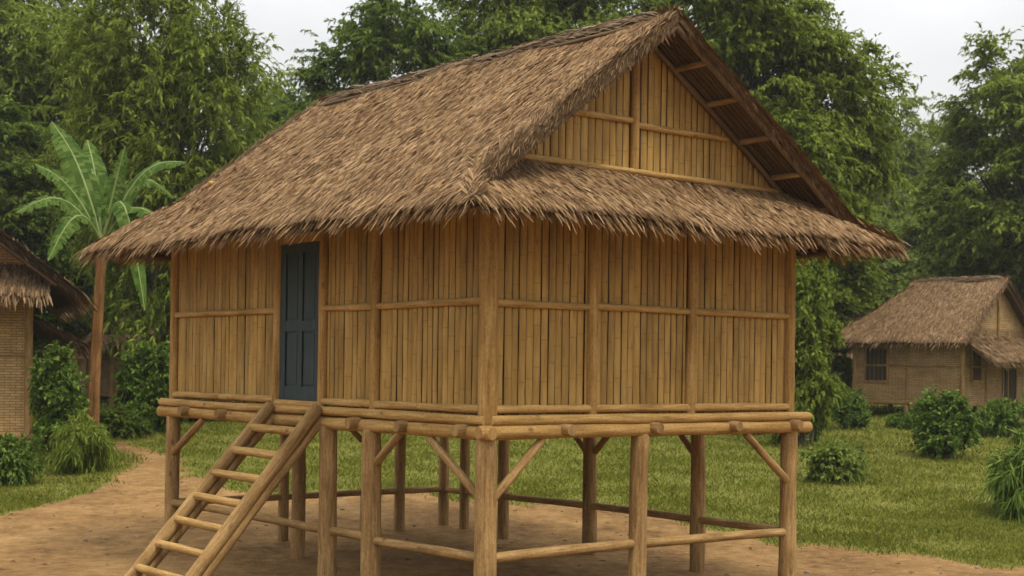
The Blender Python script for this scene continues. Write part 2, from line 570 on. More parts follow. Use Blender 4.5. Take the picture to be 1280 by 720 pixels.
def roof(root, x0, x1, y0, y1, ze, rx, zr, ya, yb, g0, g1, s0, s1, dens, length, width, straw, thick=.14, frng=150, sagr=0.0, hip=True, drop=0.0, farhip=False):
    """gablet roof: two long slopes, a skirt under each gable, ridge cap"""
    sL, sR = (zr - ze) / (rx - x0), (zr - ze) / (x1 - rx)
    xa0, xb0 = x0 + (ya - y0) * s0 / sL, x1 - (ya - y0) * s0 / sR
    xa1, xb1 = x0 + (y1 - yb) * s1 / sL, x1 - (y1 - yb) * s1 / sR
    za, zb = ze + (ya - y0) * s0, ze + (y1 - yb) * s1
    pats = []
    nL = nrm(np.array([-sL, 0, 1.0])); dL = nrm(np.array([-1, 0, -sL]))
    nR = nrm(np.array([sR, 0, 1.0])); dR = nrm(np.array([1, 0, -sR]))
    n0 = nrm(np.array([0, -s0, 1.0])); d0 = nrm(np.array([0, -1, -s0]))
    n1 = nrm(np.array([0, s1, 1.0])); d1 = nrm(np.array([0, 1, -s1]))
    pl = [(x0, y0), (xa0, ya), (rx, ya), (rx, yb), (xa1, yb), (x0, y1)]
    pr = [(x1, y0), (xb0, ya), (rx, ya), (rx, yb), (xb1, yb), (x1, y1)]
    h0 = (g0 - y0)
    h1 = (y1 - g1)
    p0 = [(x0, y0), (x1, y0), (x1 - h0 * s0 / sR, g0), (x0 + h0 * s0 / sL, g0)]
    p1 = [(x0, y1), (x1, y1), (x1 - h1 * s1 / sR, g1), (x0 + h1 * s1 / sL, g1)]
    if not hip:        # plain gables: long slopes run through, narrow skirts under them
        za = zb = ze
        xa0, xb0 = x0, x1
        if farhip:
            zb = ze + (y1 - yb) * s1
            pl = [(x0, ya), (rx, ya), (rx, yb), (xa1, yb), (x0, y1)]
            pr = [(x1, ya), (rx, ya), (rx, yb), (xb1, yb), (x1, y1)]
        else:
            xa1, xb1 = x0, x1
            pl = [(x0, ya), (rx, ya), (rx, yb), (x0, yb)]
            pr = [(x1, ya), (rx, ya), (rx, yb), (x1, yb)]
        ix = min(-x0, .9) - .28
        p0 = [(x0 + ix, y0), (x1 - ix, y0), (x1 - ix - .1, g0), (x0 + ix + .1, g0)]
        if not farhip: p1 = [(x0 + ix, y1), (x1 - ix, y1), (x1 - ix - .1, g1), (x0 + ix + .1, g1)]
    E = np.array
    for nm, poly, p, n, d in (('thatch_slope', pl, E([x0, y0, ze]), nL, dL), ('thatch_slope', pr, E([x1, y0, ze]), nR, dR),
                              ('skirt_roof', p0, E([x0, y0, ze - drop]), n0, d0), ('skirt_roof', p1, E([x0, y1, ze - drop]), n1, d1)):
        if farhip and d is d1: p = p + E([0, 0, drop])
        top = [(q[0], q[1], p[2] - (n[0] * (q[0] - p[0]) + n[1] * (q[1] - p[1])) / n[2]) for q in poly]
        top = [tuple(E(q) - n * .025) for q in top]
        body = MB().prism(top, tuple(-n * (thick - .025))).build(nm, M['mat'], root)
        xs, ys = [q[0] for q in poly], [q[1] for q in poly]
        zed = ze - (drop if nm == 'skirt_roof' and not (farhip and d is d1) else 0)
        area = (max(xs) - min(xs)) * (max(ys) - min(ys)) / n[2]
        ch = [straws_on(poly, p, n, d, int(area * dens), length, width)]
        if nm == 'thatch_slope':
            xe = x0 if d is dL else x1
            xr0, xr1 = (xa0, xa1) if d is dL else (xb0, xb1)
            ch.append(fringe((xe, y0 if hip else ya, ze), (xe, y1 if hip or farhip else yb, ze), d, n, frng * .6, length * 1.3, width * 1.3))
            sg = -1 if d is dL else 1
            rk_ = []
            for ry, xr, zz, oy in ((ya, xr0, za, -1), (yb, xr1, zb, 1)):
                dd = nrm(d * .85 + E([0, oy * (.42 if sg < 0 else .25), -.12]))
                rk_.append(fringe((xr, ry, zz), (rx, ry, zr), dd, n, frng * .8, length * .75, width, .3, .1, .12, .93))
                dd = nrm(d * .9 + E([0, oy * .12, -.35 if sg < 0 else -.05]))
                rk_.append(fringe((xr, ry, zz), (rx, ry, zr - .02), dd, n, frng * .8, length * .7, width, .5, .1, .16, .93))
                dd = nrm(d * .5 + E([0, oy * .35, -.55]))
                rk_.append(fringe((xr, ry, zz - .03), (rx, ry, zr - .05), dd, n, frng * .5, length * .62, width, .6, .1, .3, .95))
            straw_mesh('rake_straw', rk_, M['straw_dark'] if straw is M['straw'] else straw, body)  # rake fringe takes a darker straw than the slope
            for hx, hy, rxx, ryy, zz in () if not hip else ((xe, y0, xr0, ya, za), (xe, y1, xr1, yb, zb)):        # hips
                sy = -1 if hy == y0 else 1
                dd = nrm(d + E([0, sy * .35, 0]))
                ch.append(fringe((hx, hy, ze + .02), (rxx, ryy, zz + .02), dd, n, frng * .45, length * .8, width, .1, .1, .14))
        else:
            ye = y0 if d is d0 else y1
            ch.append(fringe((poly[0][0], ye, zed), (poly[1][0], ye, zed), d, n, frng * .6, length * 1.3, width * 1.3))
            sy = -1 if d is d0 else 1
            for hx, sx, hh in () if not hip else ((x0, -1, poly[3]), (x1, 1, poly[2])):
                zz = ze + (ya - y0) * s0 if d is d0 else ze + (y1 - yb) * s1
                yy = ya if d is d0 else yb
                xx = x0 + (xa0 - x0 if d is d0 else xa1 - x0) if sx < 0 else (xb0 if d is d0 else xb1)
                dd = nrm(d + E([sx * .35, 0, 0]))
                ch.append(fringe((hx, ye, ze + .02), (xx, yy, zz + .02), dd, n, frng * .45, length * .8, width, .1, .1, .14))
        straw_mesh('straw_cover', ch, straw, body)
    # ridge cap: a rolled bundle laid along the ridge with straw lashed over it
    cap = MB()
    k = 26
    cap.tube([(rx + random.uniform(-.012, .012), ya - .0 + (yb - ya) * i / k, zr - .045 + random.uniform(-.012, .012) - sagr * math.sin(PI * i / k)) for i in range(k + 1)],
             [.115 * (1 + random.uniform(-.1, .1)) * (.45 if i in (0, k) else .8 if i in (1, k - 1) else 1) for i in range(k + 1)], 10, .14)
    c = cap.build('ridge_cap', M['mat'], root)
    nn = int((yb - ya) * 230)
    y = RNG.uniform(ya + .42, yb - .42, nn)
    sg = np.where(RNG.random(nn) < .5, -1.0, 1.0)
    th = RNG.uniform(0, 1.5, nn) * sg
    Pn = np.stack([np.sin(th), 0 * th, np.cos(th)], 1)
    P = np.stack([np.full(nn, rx), y, np.full(nn, zr - .045) - sagr * np.sin(PI * (y - ya) / (yb - ya))], 1) + Pn * RNG.uniform(.10, .13, nn)[:, None]
    D = nrm(np.stack([sg * .25 * RNG.random(nn), np.where(RNG.random(nn) < .5, -1., 1.), -.25 * RNG.random(nn)], 1) + Pn * RNG.normal(0, .06, nn)[:, None])
    straw_mesh('ridge_straw', [straw_geo(P, D, Pn, RNG.uniform(.2, .45, nn), RNG.uniform(.012, .03, nn))], M['straw_ridge'], c)
    for sd, s_ in ((-1, sL), (1, sR)):
        n = nL if sd < 0 else nR
        q = lambda y, j: (rx + sd * (.17 + j), y, zr - .17 * s_ + n[2] * .035)
        MB().tube([q(ya + .06 + (yb - ya - .12) * i / 12, random.uniform(-.012, .012)) for i in range(13)], .022, 7, .1).build('ridge_lashing', M['old'], c)
    return dict(sL=sL, sR=sR, nL=nL, nR=nR)


# ------------------------------------------------------------------ the stilt hut
TH = math.radians(39.44)
WX, LY = 4.556, 6.80                       # gable face (local x), door face (local y)
ZS, ZM = 2.067, 3.204                      # wall foot, middle rail
hut = thing('stilt_hut', 'large bamboo hut on wooden stilts with thatched roof and dark blue door', 'hut', (-.233, 14, 0), TH)
X0, X1, Y0, Y1 = -.962, WX + .917, -.945, LY + .785
ZE, RX, ZR = 4.065, 2.025, 6.30
YA, YB = -.57, 6.468
G0, G1 = 0.0, 5.95
S0, S1 = .60, .50
RF = roof(hut, X0, X1, Y0, Y1, ZE, RX, ZR, YA, YB, G0, G1, S0, S1, 7400, .175, .0122, M['straw'], .085, 560)


def roof_z(x):
    return min(ZE + (x - X0) * RF['sL'], ZE + (X1 - x) * RF['sR'])


def slats(mb, fr, a, b, z0, ztop, wmin=.086, wmax=.108, gap=(.007, .0115), rise=.018):
    """half-round upright slats from a to b along a face; fr(along, out, z) -> point; ztop(along)"""
    q = a
    while q < b - .03:
        w = min(random.uniform(wmin, wmax), b - q)
        g = random.uniform(*gap)
        if b - q - w < .04: w = b - q
        lo, hi = q + g / 2, q + w - g / 2
        zt = ztop((lo + hi) / 2)
        if zt - z0 > .06:
            n, rows = 6, max(2, int((zt - z0) / .45) + 1)
            o0, uo, vo = random.uniform(-.004, .006), random.random() * 40, random.random() * 40
            wv = [(random.uniform(-.0035, .0035), random.uniform(-.003, .003)) for _ in range(rows + 1)]
            bi = len(mb.v)
            for r in range(rows + 1):
                z = z0 + (zt - z0) * r / rows
                for j in range(n + 1):
                    u = j / n
                    h = rise * math.sqrt(max(0, 1 - (2 * u - 1) ** 2 * .96)) - .004
                    mb.v.append(tuple(fr(lo + (hi - lo) * u + wv[r][0], h + o0 + wv[r][1], z)))
            for r in range(rows):
                for j in range(n):
                    i0 = bi + r * (n + 1) + j
                    mb.f.append((i0, i0 + 1, i0 + n + 2, i0 + n + 1))
                    za, zb2 = z0 + (zt - z0) * r / rows, z0 + (zt - z0) * (r + 1) / rows
                    ua, ub = uo + (hi - lo) * j / n, uo + (hi - lo) * (j + 1) / n
                    mb.uv += [(ua, vo + za), (ub, vo + za), (ub, vo + zb2), (ua, vo + zb2)]
                    mb.sm.append(True)
        q += w


FACES = {   # along, out, z  -> local point
    'door': lambda a, o, z: (-o, a, z),
    'front': lambda a, o, z: (a, -o, z),
    'rear': lambda a, o, z: (WX + o, a, z),
    'far': lambda a, o, z: (a, LY + o, z),
}


def wall(face, posts, length, ztop, door=None):
    fr = FACES[face]
    zt = ztop
    for p in posts:
        MB().log(fr(p, .030, ZS - .02), fr(p, .030, zt + .02), .061, .056).build('wall_post', M['post'], hut)
    e = [.085] + [v for p in posts for v in (p - .045, p + .045)] + [length - .085]
    for a, b in zip(e[0::2], e[1::2]):
        if door and a < door[0] + .01 < b: continue
        pn = MB()
        lo, hi = fr(a - .05, -.035, ZS), fr(b + .05, -.012, zt)
        bk = MB().box([min(u, v) for u, v in zip(lo, hi)], [max(u, v) for u, v in zip(lo, hi)]).build('wall_panel', M['back'], hut)
        slats(pn, fr, a, b, ZS + .01, lambda q: zt)
        pn.build('bamboo_slats', M['slat'], bk)
        MB().log(fr(a - .02, .03, ZM + random.uniform(-.008, .008)), fr(b + .02, .03, ZM + random.uniform(-.008, .008)), .040, .037, 10).build('mid_rail', M['pole'], hut)
        m_ = a + (b - a) * random.uniform(.4, .6)
        if b - a > 1.7:
            MB().log(fr(a - .03, .035, ZS + .075), fr(m_ - .004, .035, ZS + .072), .046, .042, 10).build('sill_rail', M['pole'], hut)
            MB().log(fr(m_ + .004, .035, ZS + .075), fr(b + .03, .035, ZS + .07), .042, .045, 10).build('sill_rail', M['pole'], hut)
        else:
            MB().log(fr(a - .03, .035, ZS + .075), fr(b + .03, .035, ZS + .075), .046, .043, 10).build('sill_rail', M['pole'], hut)


DR = (3.06, 3.99)
wall('door', [1.938, DR[0] - .05, DR[1] + .06], LY, 4.58, DR)
wall('front', [1.352, 2.833], WX, 4.50)
wall('rear', [1.7, 3.4, 5.1], LY, 4.50)
wall('far', [1.5, 3.0], WX, 4.50)
for (x, y), r in zip(((0, 0), (WX, 0), (0, LY), (WX, LY)), (.098, .078, .075, .078)):
    MB().log((x, y, 1.99), (x, y, 4.60), r, r * .93, 16, .04).build('corner_post', M['post'], hut)
# top plates under the roof
for p0, p1 in (((0, -.15, 4.56), (0, LY + .15, 4.56)), ((WX, -.15, 4.48), (WX, LY + .15, 4.48)), ((-.1, -.03, 4.44), (WX + .1, -.03, 4.44)), ((-.1, LY, 4.5), (WX + .1, LY, 4.5))):
    MB().log(p0, p1, .06).build('wall_plate', M['post'], hut)

# door: stiles, rails, panels, head beam, threshold
d0, d1, dz0, dz1 = DR[0] + .012, DR[1] - .012, ZS + .075, 3.985
door = MB()
door.box((-.012, d0, dz0), (.03, d1, dz1))
drp = door.build('door', M['door'], hut)
fm = MB()
mid = (d0 + d1) / 2
zr1 = dz0 + (dz1 - dz0) * .44
for a, b, za, zb in ((d0, d0 + .12, dz0, dz1), (d1 - .12, d1, dz0, dz1), (mid - .05, mid + .05, dz0 + .16, dz1 - .11)):
    fm.box((-.034, a, za), (-.010, b, zb))
for za, zb in ((dz0, dz0 + .16), (zr1, zr1 + .12), (dz1 - .11, dz1)):
    fm.box((-.032, d0 + .119, za), (-.011, d1 - .119, zb))
fm.build('door_frame_boards', M['door'], drp)
for a, b in ((d0 + .15, mid - .08), (mid + .08, d1 - .15)):
    for za, zb in ((dz0 + .19, zr1 - .03), (zr1 + .15, dz1 - .14)):
        MB().box((-.022, a, za), (-.008, b, zb)).build('door_panel', M['door'], drp)
MB().box((-.05, DR[0] - .1, 3.99), (.03, DR[1] + .1, 4.10)).build('door_head', M['post'], hut)
MB().box((-.02, DR[0] - .1, 4.10), (.02, DR[1] + .12, 4.56)).build('wall_board', M['back'], hut)
MB().log((-.05, DR[0] - .02, ZS + .03), (-.05, DR[1] + .03, ZS + .03), .045, .045, 10).build('threshold', M['pole'], hut)
for yy in (DR[0] - .015, DR[1] + .015):
    MB().box((-.04, yy - .028, ZS + .03), (.03, yy + .028, 3.99)).build('door_jamb', M['post'], hut)

# floor boards
fl = MB()
y = -.02
while y < LY:
    w = min(random.uniform(.14, .22), LY + .02 - y)
    fl.box((-.02, y, 1.975), (WX + .02, y + w - .008, 2.012 + random.uniform(-.004, .004)))
    y += w
fl.build('floor', M['floor'], hut)

# deck edge poles and beams
for p0, p1, r in (((-.075, -.05, 2.03), (-.075, LY + .27, 2.03), .052), ((-.02, -.075, 2.032), (WX + .30, -.075, 2.028), .053),
                  ((WX + .075, -.02, 2.03), (WX + .075, LY + .2, 2.03), .05), ((-.05, LY + .075, 2.03), (WX + .2, LY + .075, 2.03), .05)):
    MB().log(p0, p1, r, r * .95, 12, .06, .006).build('deck_edge_pole', M['pole'], hut)
for p0, p1, r in (((-.07, -.17, 1.908), (-.07, LY + .30, 1.905), .072), ((-.17, -.07, 1.915), (WX + .30, -.07, 1.905), .074),
                  ((WX + .02, -.1, 1.905), (WX + .02, LY + .2, 1.905), .07), ((-.1, LY + .02, 1.91), (WX + .2, LY + .02, 1.91), .07),
                  ((WX * .5, -.0, 1.89), (WX * .5, LY, 1.89), .065)):
    MB().log(p0, p1, r, r * .97, 14, .05, .005).build('floor_beam', M['post'], hut)
for r_ in (.907, 2.17, 3.436, 4.50):
    MB().log((r_, -.24, 1.93), (r_, LY + .15, 1.935), .066, .055, 12).build('joist', M['stilt'], hut)
for l_ in (.223, 1.236, 2.16, 5.18, 6.2):
    MB().log((-.235, l_, 1.925), (.4, l_, 1.94), .064, .055, 12).build('joist_end', M['stilt'], hut)

# stilts, low rails, braces
ST = [(-.03, -.03, .112), (2.051, -.04, .098), (WX + .0, -.03, .102), (-.04, 1.96, .108), (-.04, 2.846, .105), (-.03, LY, .095),
      (1.7, LY, .075), (3.1, LY, .085), (3.72, LY, .085), (WX, LY, .085), (WX, 6.27, .075), (WX, 5.32, .085), (WX, 3.44, .098), (WX, 1.43, .095), (1.1, 5.4, .09)]
for x, y, r in ST:
    MB().log((x, y, -.06), (x + random.uniform(-.015, .015), y + random.uniform(-.015, .015), 1.87), r * 1.04, r * .96, 16, .06, .01, 9).build('stilt', M['stilt'], hut)
for p0, p1, r in (((-.03, .06, .675), (-.04, 1.88, .66), .053), ((-.04, 2.04, .69), (-.04, LY + .06, .68), .052),
                  ((.06, -.03, .675), (1.97, -.04, .69), .058), ((2.13, -.04, .685), (WX - .02, -.03, .66), .054),
                  ((WX, .06, .67), (WX, LY, .66), .05), ((.0, LY, .68), (WX, LY, .66), .05)):
    MB().log(p0, p1, r, r * .92, 12, .06, .012).build('low_rail', M['stilt'], hut)
BR = [((.05, -.05, 1.27), (.66, -.06, 1.83)), ((-.05, .05, 1.27), (-.06, .90, 1.84)), ((WX - .06, -.05, 1.27), (3.74, -.06, 1.84)),
      ((-.05, 1.87, 1.5), (-.06, 1.4, 1.85)), ((-.05, LY - .08, 1.36), (-.06, 5.85, 1.84)),
      ((WX, 3.36, 1.42), (WX, 2.9, 1.84)), ((WX, 3.52, 1.42), (WX, 4.0, 1.84)), ((WX, 1.5, 1.5), (WX, 1.85, 1.84)),
      ((3.02, LY, 1.45), (2.6, LY, 1.84)), ((WX, 5.4, 1.5), (WX, 5.7, 1.84))]
for p0, p1 in BR:
    MB().log(p0, p1, .047, .043, 10).build('brace', M['stilt'], hut)


# gables
def gable(yw, out, post=True):
    """slatted gable wall under the long slopes at local y = yw, facing out (-1 or 1)"""
    zb = 4.45
    zt = lambda q: roof_z(q) - .12
    fr = lambda a, o, z: (a, yw + out * o, z)
    xl = [X0 + (zb + .17 - ZE) / RF['sL'], X1 - (zb + .17 - ZE) / RF['sR']]
    bk = MB().prism([(xl[0], yw, zb), (xl[1], yw, zb), (RX, yw, ZR - .16)], (0, -out * .03, 0)).build('gable_wall', M['back'], hut)
    pn = MB()
    slats(pn, fr, xl[0] + .1, RX - .02, zb, zt)
    slats(pn, fr, RX + .02, xl[1] - .1, zb, zt)
    pn.build('bamboo_slats', M['slat'], bk)
    MB().log(fr(RX - .10, .03, 4.5), fr(RX - .10, .03, ZR - .25), .05).build('gable_post', M['post'], hut)
    for a, b, z in ((RX - 1.05, RX - .13, 5.20), (RX - .05, RX + 1.35, 5.17)):
        MB().log(fr(a, .03, z), fr(b, .03, z + .01), .036, .033, 10).build('gable_rail', M['pole'], hut)
    zsk = ZE + (G0 - Y0) * S0 if out < 0 else ZE + (Y1 - G1) * S1
    MB().log(fr(xl[0] + .25, .045, zsk + .035), fr(xl[1] - .3, .045, zsk + .03), .038, .035, 10).build('gable_sill', M['pole'], hut)
    rk = YA if out < 0 else YB
    for sd in (-1, 1):
        s_ = RF['sL'] if sd < 0 else RF['sR']
        n = RF['nL'] if sd < 0 else RF['nR']
        xe = X0 if sd < 0 else X1
        P = lambda x, yy, o: tuple(np.array([x, yy, ZE + abs(x - xe) * s_]) - n * o)
        xs = [xe + (-sd) * f for f in (.75, 1.3, 1.85, 2.4, 2.9)] if abs(xe - RX) > 2.7 else []
        for x in xs:
            if (x - RX) * sd < .1: continue
            MB().log(P(x, yw + out * .03, .125), P(x, rk - out * .06, .12), .036, .032, 9).build('purlin', M['stilt'], hut)
        a, b = P(xe - sd * .55, rk - out * .05, .125), P(RX + sd * .03, rk - out * .05, .125)
        MB().log(a, b, .035, .032, 9).build('barge_pole', M['old'], hut)
        a, b = P(xe - sd * .72, yw + out * .06, .145), P(RX + sd * .02, yw + out * .06, .145)
        MB().log(a, b, .036, .034, 9).build('gable_rafter', M['old'], hut)
        # lining of the overhang: split-cane battens under the thatch
        bt = MB()
        for i in range(9):
            t = (i + .5) / 9
            yy = yw + (rk - yw) * t
            bt.log(P(xe - sd * .6, yy, .095), P(RX + sd * .05, yy, .095), .011, .011, 6, .1, .006, 5)
        bt.build('battens', M['old'], hut)


gable(G0, -1)
gable(G1, 1)
# eave poles and rafters under the eaves
for p0, p1 in (((X0 + .16, Y0 + .2, ZE - .04), (X0 + .16, Y1 - .2, ZE - .04)), ((X1 - .16, Y0 + .2, ZE - .05), (X1 - .16, Y1 - .2, ZE - .05)),
               ((X0 + .2, Y0 + .16, ZE - .05), (X1 - .2, Y0 + .16, ZE - .05)), ((X0 + .2, Y1 - .16, ZE - .05), (X1 - .2, Y1 - .16, ZE - .05))):
    MB().log(p0, p1, .035).build('eave_pole', M['old'], hut)
for i in range(9):
    y = .2 + i * .8
    MB().log((.0, y, 4.585), (X0 + .12, y, ZE - .03), .03, .028, 8).build('eave_rafter', M['old'], hut)
    MB().log((WX, y, 4.50), (X1 - .12, y, ZE - .05), .03, .028, 8).build('eave_rafter', M['old'], hut)
for i in range(5):
    x = .4 + i * .95
    MB().log((x, -.02, 4.46), (x, Y0 + .12, ZE - .04), .03, .028, 8).build('eave_rafter', M['old'], hut)

# ladder, leaning on the deck edge under the door
cl, sl = math.cos(TH), math.sin(TH)


def hutw(x, y, z):
    return (-.233 + x * cl - y * sl, 14 + x * sl + y * cl, z)


lad = thing('ladder', 'wooden ladder with round rungs leaning up to the blue door', 'ladder', hutw(-1.9, 3.5, 0), TH)
LO = Vector((-1.9, 3.5, 0))
R_ = lambda x, y, z: tuple(Vector((x, y, z)) - LO)
for yt, yb_ in ((2.93, 2.93), (3.99, 4.20)):
    a, b = (-.135, yt, 2.075), (-1.93, yb_, -.03)
    sr = MB().log(R_(*a), R_(*b), .074, .078, 14, .05, .005).build('stringer', M['stilt'], lad)
    dx, dz = .09, -.078
    MB().log(R_(a[0] + dx - .04, yt, a[2] + dz - .05), R_(b[0] + dx + .05, yb_, b[2] + dz + .08), .058, .06, 12, .06, .006).build('stringer_underside', M['stilt'], sr)
for i in range(7):
    z = 1.80 - i * .262
    t = (2.075 - z) / 2.105
    x = -.135 - 1.795 * t
    yr, yl = 2.93, 3.99 + .21 * t
    MB().log(R_(x - .02, yr + .02, z - .0), R_(x - .02, yl - .01, z + .01), .05, .047, 12, .06, .01).build('rung', M['pole'], lad)


# ------------------------------------------------------------------ neighbouring huts
def small_hut(name, label, loc, rz, W, L, zf, wh, rise, ov, wall_m, straw, wins, dens=420, length=.4, width=.045, posts=3, gab=.6, skirt=.55, hip=True, drop=0.0, ovy=None, farhip=None, ov1=None):
    """woven-wall hut on short stilts; wins = (face, along, z0, width, height)"""
    h = thing(name, label, 'hut', loc, rz, 'village huts in the background')
    ze = zf + wh - .32
    rx, zr = W / 2, zf + wh + rise
    ya, yb = -gab, L + gab
    ovy = ovy or ov
    g1 = L
    if farhip: yb, g1 = L - farhip, L - farhip - .25
    rf = roof(h, -ov, W + ov, -ovy, L + (ov1 or ovy), ze, rx, zr, ya, yb, 0, g1, skirt, 1.0 if farhip else skirt, dens, length, width, straw, .11, 150, hip=hip, drop=drop, farhip=bool(farhip))
    fr = {'left': lambda a, o, z: (-o, a, z), 'front': lambda a, o, z: (a, -o, z), 'right': lambda a, o, z: (W + o, a, z), 'back': lambda a, o, z: (a, L + o, z)}
    zt = zf + wh + .1
    for fc, ln in (('left', L), ('front', W), ('right', L), ('back', W)):
        f = fr[fc]
        a, b = f(.0, -.04, zf), f(ln, 0, zt)
        MB().box([min(u, v) for u, v in zip(a, b)], [max(u, v) for u, v in zip(a, b)]).build('wall', wall_m, h)
        k = max(2, int(ln / 1.3))
        for i in range(1, k):
            MB().log(f(ln * i / k, .015, zf), f(ln * i / k, .015, zt - .05), .035, .033, 8).build('wall_post', M['pole' if wall_m == M['weave'] else 'stilt'], h)
        MB().log(f(-.1, .03, zf + .0), f(ln + .1, .03, zf), .07, .07, 10).build('sill_beam', M['stilt'], h)
        MB().log(f(.05, .02, zf + wh * .52), f(ln - .05, .02, zf + wh * .52), .03, .03, 8).build('mid_rail', M['stilt'], h)
    for x, y in ((0, 0), (W, 0), (0, L), (W, L), (0, L / 2), (W, L / 2), (W / 2, 0), (W / 2, L)):
        top = zt if (x in (0, W) and y in (0, L)) else zf
        MB().log((x, y, -.25), (x, y, top), .085, .08, 10).build('corner_post' if top == zt else 'stilt', M['stilt'], h)
    for yw, o in ((0, -1), (g1, 1)):
        zb = zf + wh - .1
        xl = -ov + (zb + .15 - ze) / rf['sL']
        MB().prism([(xl, yw + o * .0, zb), (W - xl, yw, zb), (rx, yw, zr - .15)], (0, -o * .04, 0)).build('gable_wall', wall_m, h)
        MB().log((rx, yw + o * .03, zb), (rx, yw + o * .03, zr - .2), .04).build('gable_post', M['stilt'], h)
        for sd in (-1, 1):
            rk = ya + .1 if o < 0 else yb - .1
            xe = -ov if sd < 0 else W + ov
            MB().log((xe - sd * .5, rk, ze + .5 * rf['sL'] - .2), (rx, rk, zr - .2), .035, .035, 8).build('barge_pole', M['old'], h)
    for fc, al, z0, w, hh in wins:
        f = fr[fc]
        bx = lambda mb, a0, a1, o0, o1, za, zb: mb.box([min(u, v) for u, v in zip(f(a0, o0, za), f(a1, o1, zb))], [max(u, v) for u, v in zip(f(a0, o0, za), f(a1, o1, zb))])
        wm = bx(MB(), al, al + w, .002, .02, zf + z0, zf + z0 + hh).build('window' if hh < 1.5 else 'door', M['dark'], h)
        fm = MB()
        for a0, a1, za, zb in ((al - .06, al, z0 - .06, z0 + hh + .06), (al + w, al + w + .06, z0 - .06, z0 + hh + .06), (al, al + w, z0 - .06, z0), (al, al + w, z0 + hh, z0 + hh + .06)):
            bx(fm, a0, a1, .003, .05, zf + za, zf + zb)
        fm.build('window_frame' if hh < 1.5 else 'door_frame', M['stilt'], wm)
        br = MB()
        for i in range(1, 5):
            p = al + w * i / 5
            bx(br, p - .016, p + .016, .021, .04, zf + z0 + .002, zf + z0 + hh - .002)
        br.build('window_bars' if hh < 1.5 else 'door_boards', M['old'], wm)
    return h


def put(px, d):
    x = at(px, d)
    return (x, d, float(gz(x, d)))


# right hut: near corner under photo column 1203
small_hut('village_hut', 'brown woven bamboo hut with barred window at the right edge, beyond the lawn', put(1203, 41), math.radians(46), 4.4, 3.5, .5, 2.12, 1.65, .55,
          M['weave_far'], M['straw_dark'], [('left', 2.4, .65, .7, .95), ('front', .55, .7, .55, .95), ('front', 2.6, .05, .85, 1.5)], 2400, .20, .02, gab=.35, skirt=.72, hip=False, drop=.55, ovy=1.05, farhip=.75, ov1=.85)
small_hut('village_hut', 'small dim hut half hidden left of the woven hut across the lawn', put(1084, 56), math.radians(60), 3.0, 3.0, .3, 1.8, 1.0, .5,
          M['weave_far'], M['straw_dark'], [('left', 1.0, .7, .6, .7)], 300)
# left hut: gable towards the yard, its right wall corner at photo column 38
a_ = math.radians(22)
cx, cy, cz = put(36, 29)
lh = small_hut('village_hut', 'cream woven bamboo hut with shaggy thatch cut off by the left edge', (cx - 4.4 * math.cos(a_), cy - 4.4 * math.sin(a_), cz - .05), a_, 4.4, 5.0, .5, 3.2, 2.0, .95,
          M['weave'], M['straw_dark'], [('front', 1.2, .8, .7, .9)], 1100, .34, .03, gab=1.1, skirt=.62, hip=False)
sl_ = .55
n_, d_ = nrm(np.array([sl_, 0, 1.0])), nrm(np.array([1, 0, -sl_]))
zl = 3.0
lt = MB().prism([(4.44, .4, zl), (5.55, .4, zl - 1.11 * sl_), (5.55, 4.6, zl - 1.11 * sl_), (4.44, 4.6, zl)], tuple(-n_ * .09)).build('lean_to_roof', M['mat'], lh)
straw_mesh('straw_cover', [straws_on([(4.44, .4), (5.55, .4), (5.55, 4.6), (4.44, 4.6)], np.array([4.44, .4, zl + .02]), n_, d_, 5200, .3, .028),
                           fringe((5.55, .4, zl - 1.11 * sl_), (5.55, 4.6, zl - 1.11 * sl_), d_, n_, 120, .36, .03),
                           fringe((5.55, .4, zl - 1.11 * sl_), (4.44, .4, zl), nrm(np.array([.5, -.4, -.5])), n_, 110, .3, .03)], M['straw_dark'], lt)
for y_ in (.6, 2.5, 4.4):
    MB().log((5.35, y_, -.3), (5.35, y_, zl - .95 * sl_ - .1), .05, .045).build('lean_to_post', M['stilt'], lh)

small_hut('village_hut', 'shaded hut with low brown eaves behind the banana plant', put(140, 43), math.radians(30), 4.6, 4.6, .3, 2.1, 1.2, .7,
          M['weave_far'], M['straw_dark'], [('front', 1.6, .05, .85, 1.75)], 300)


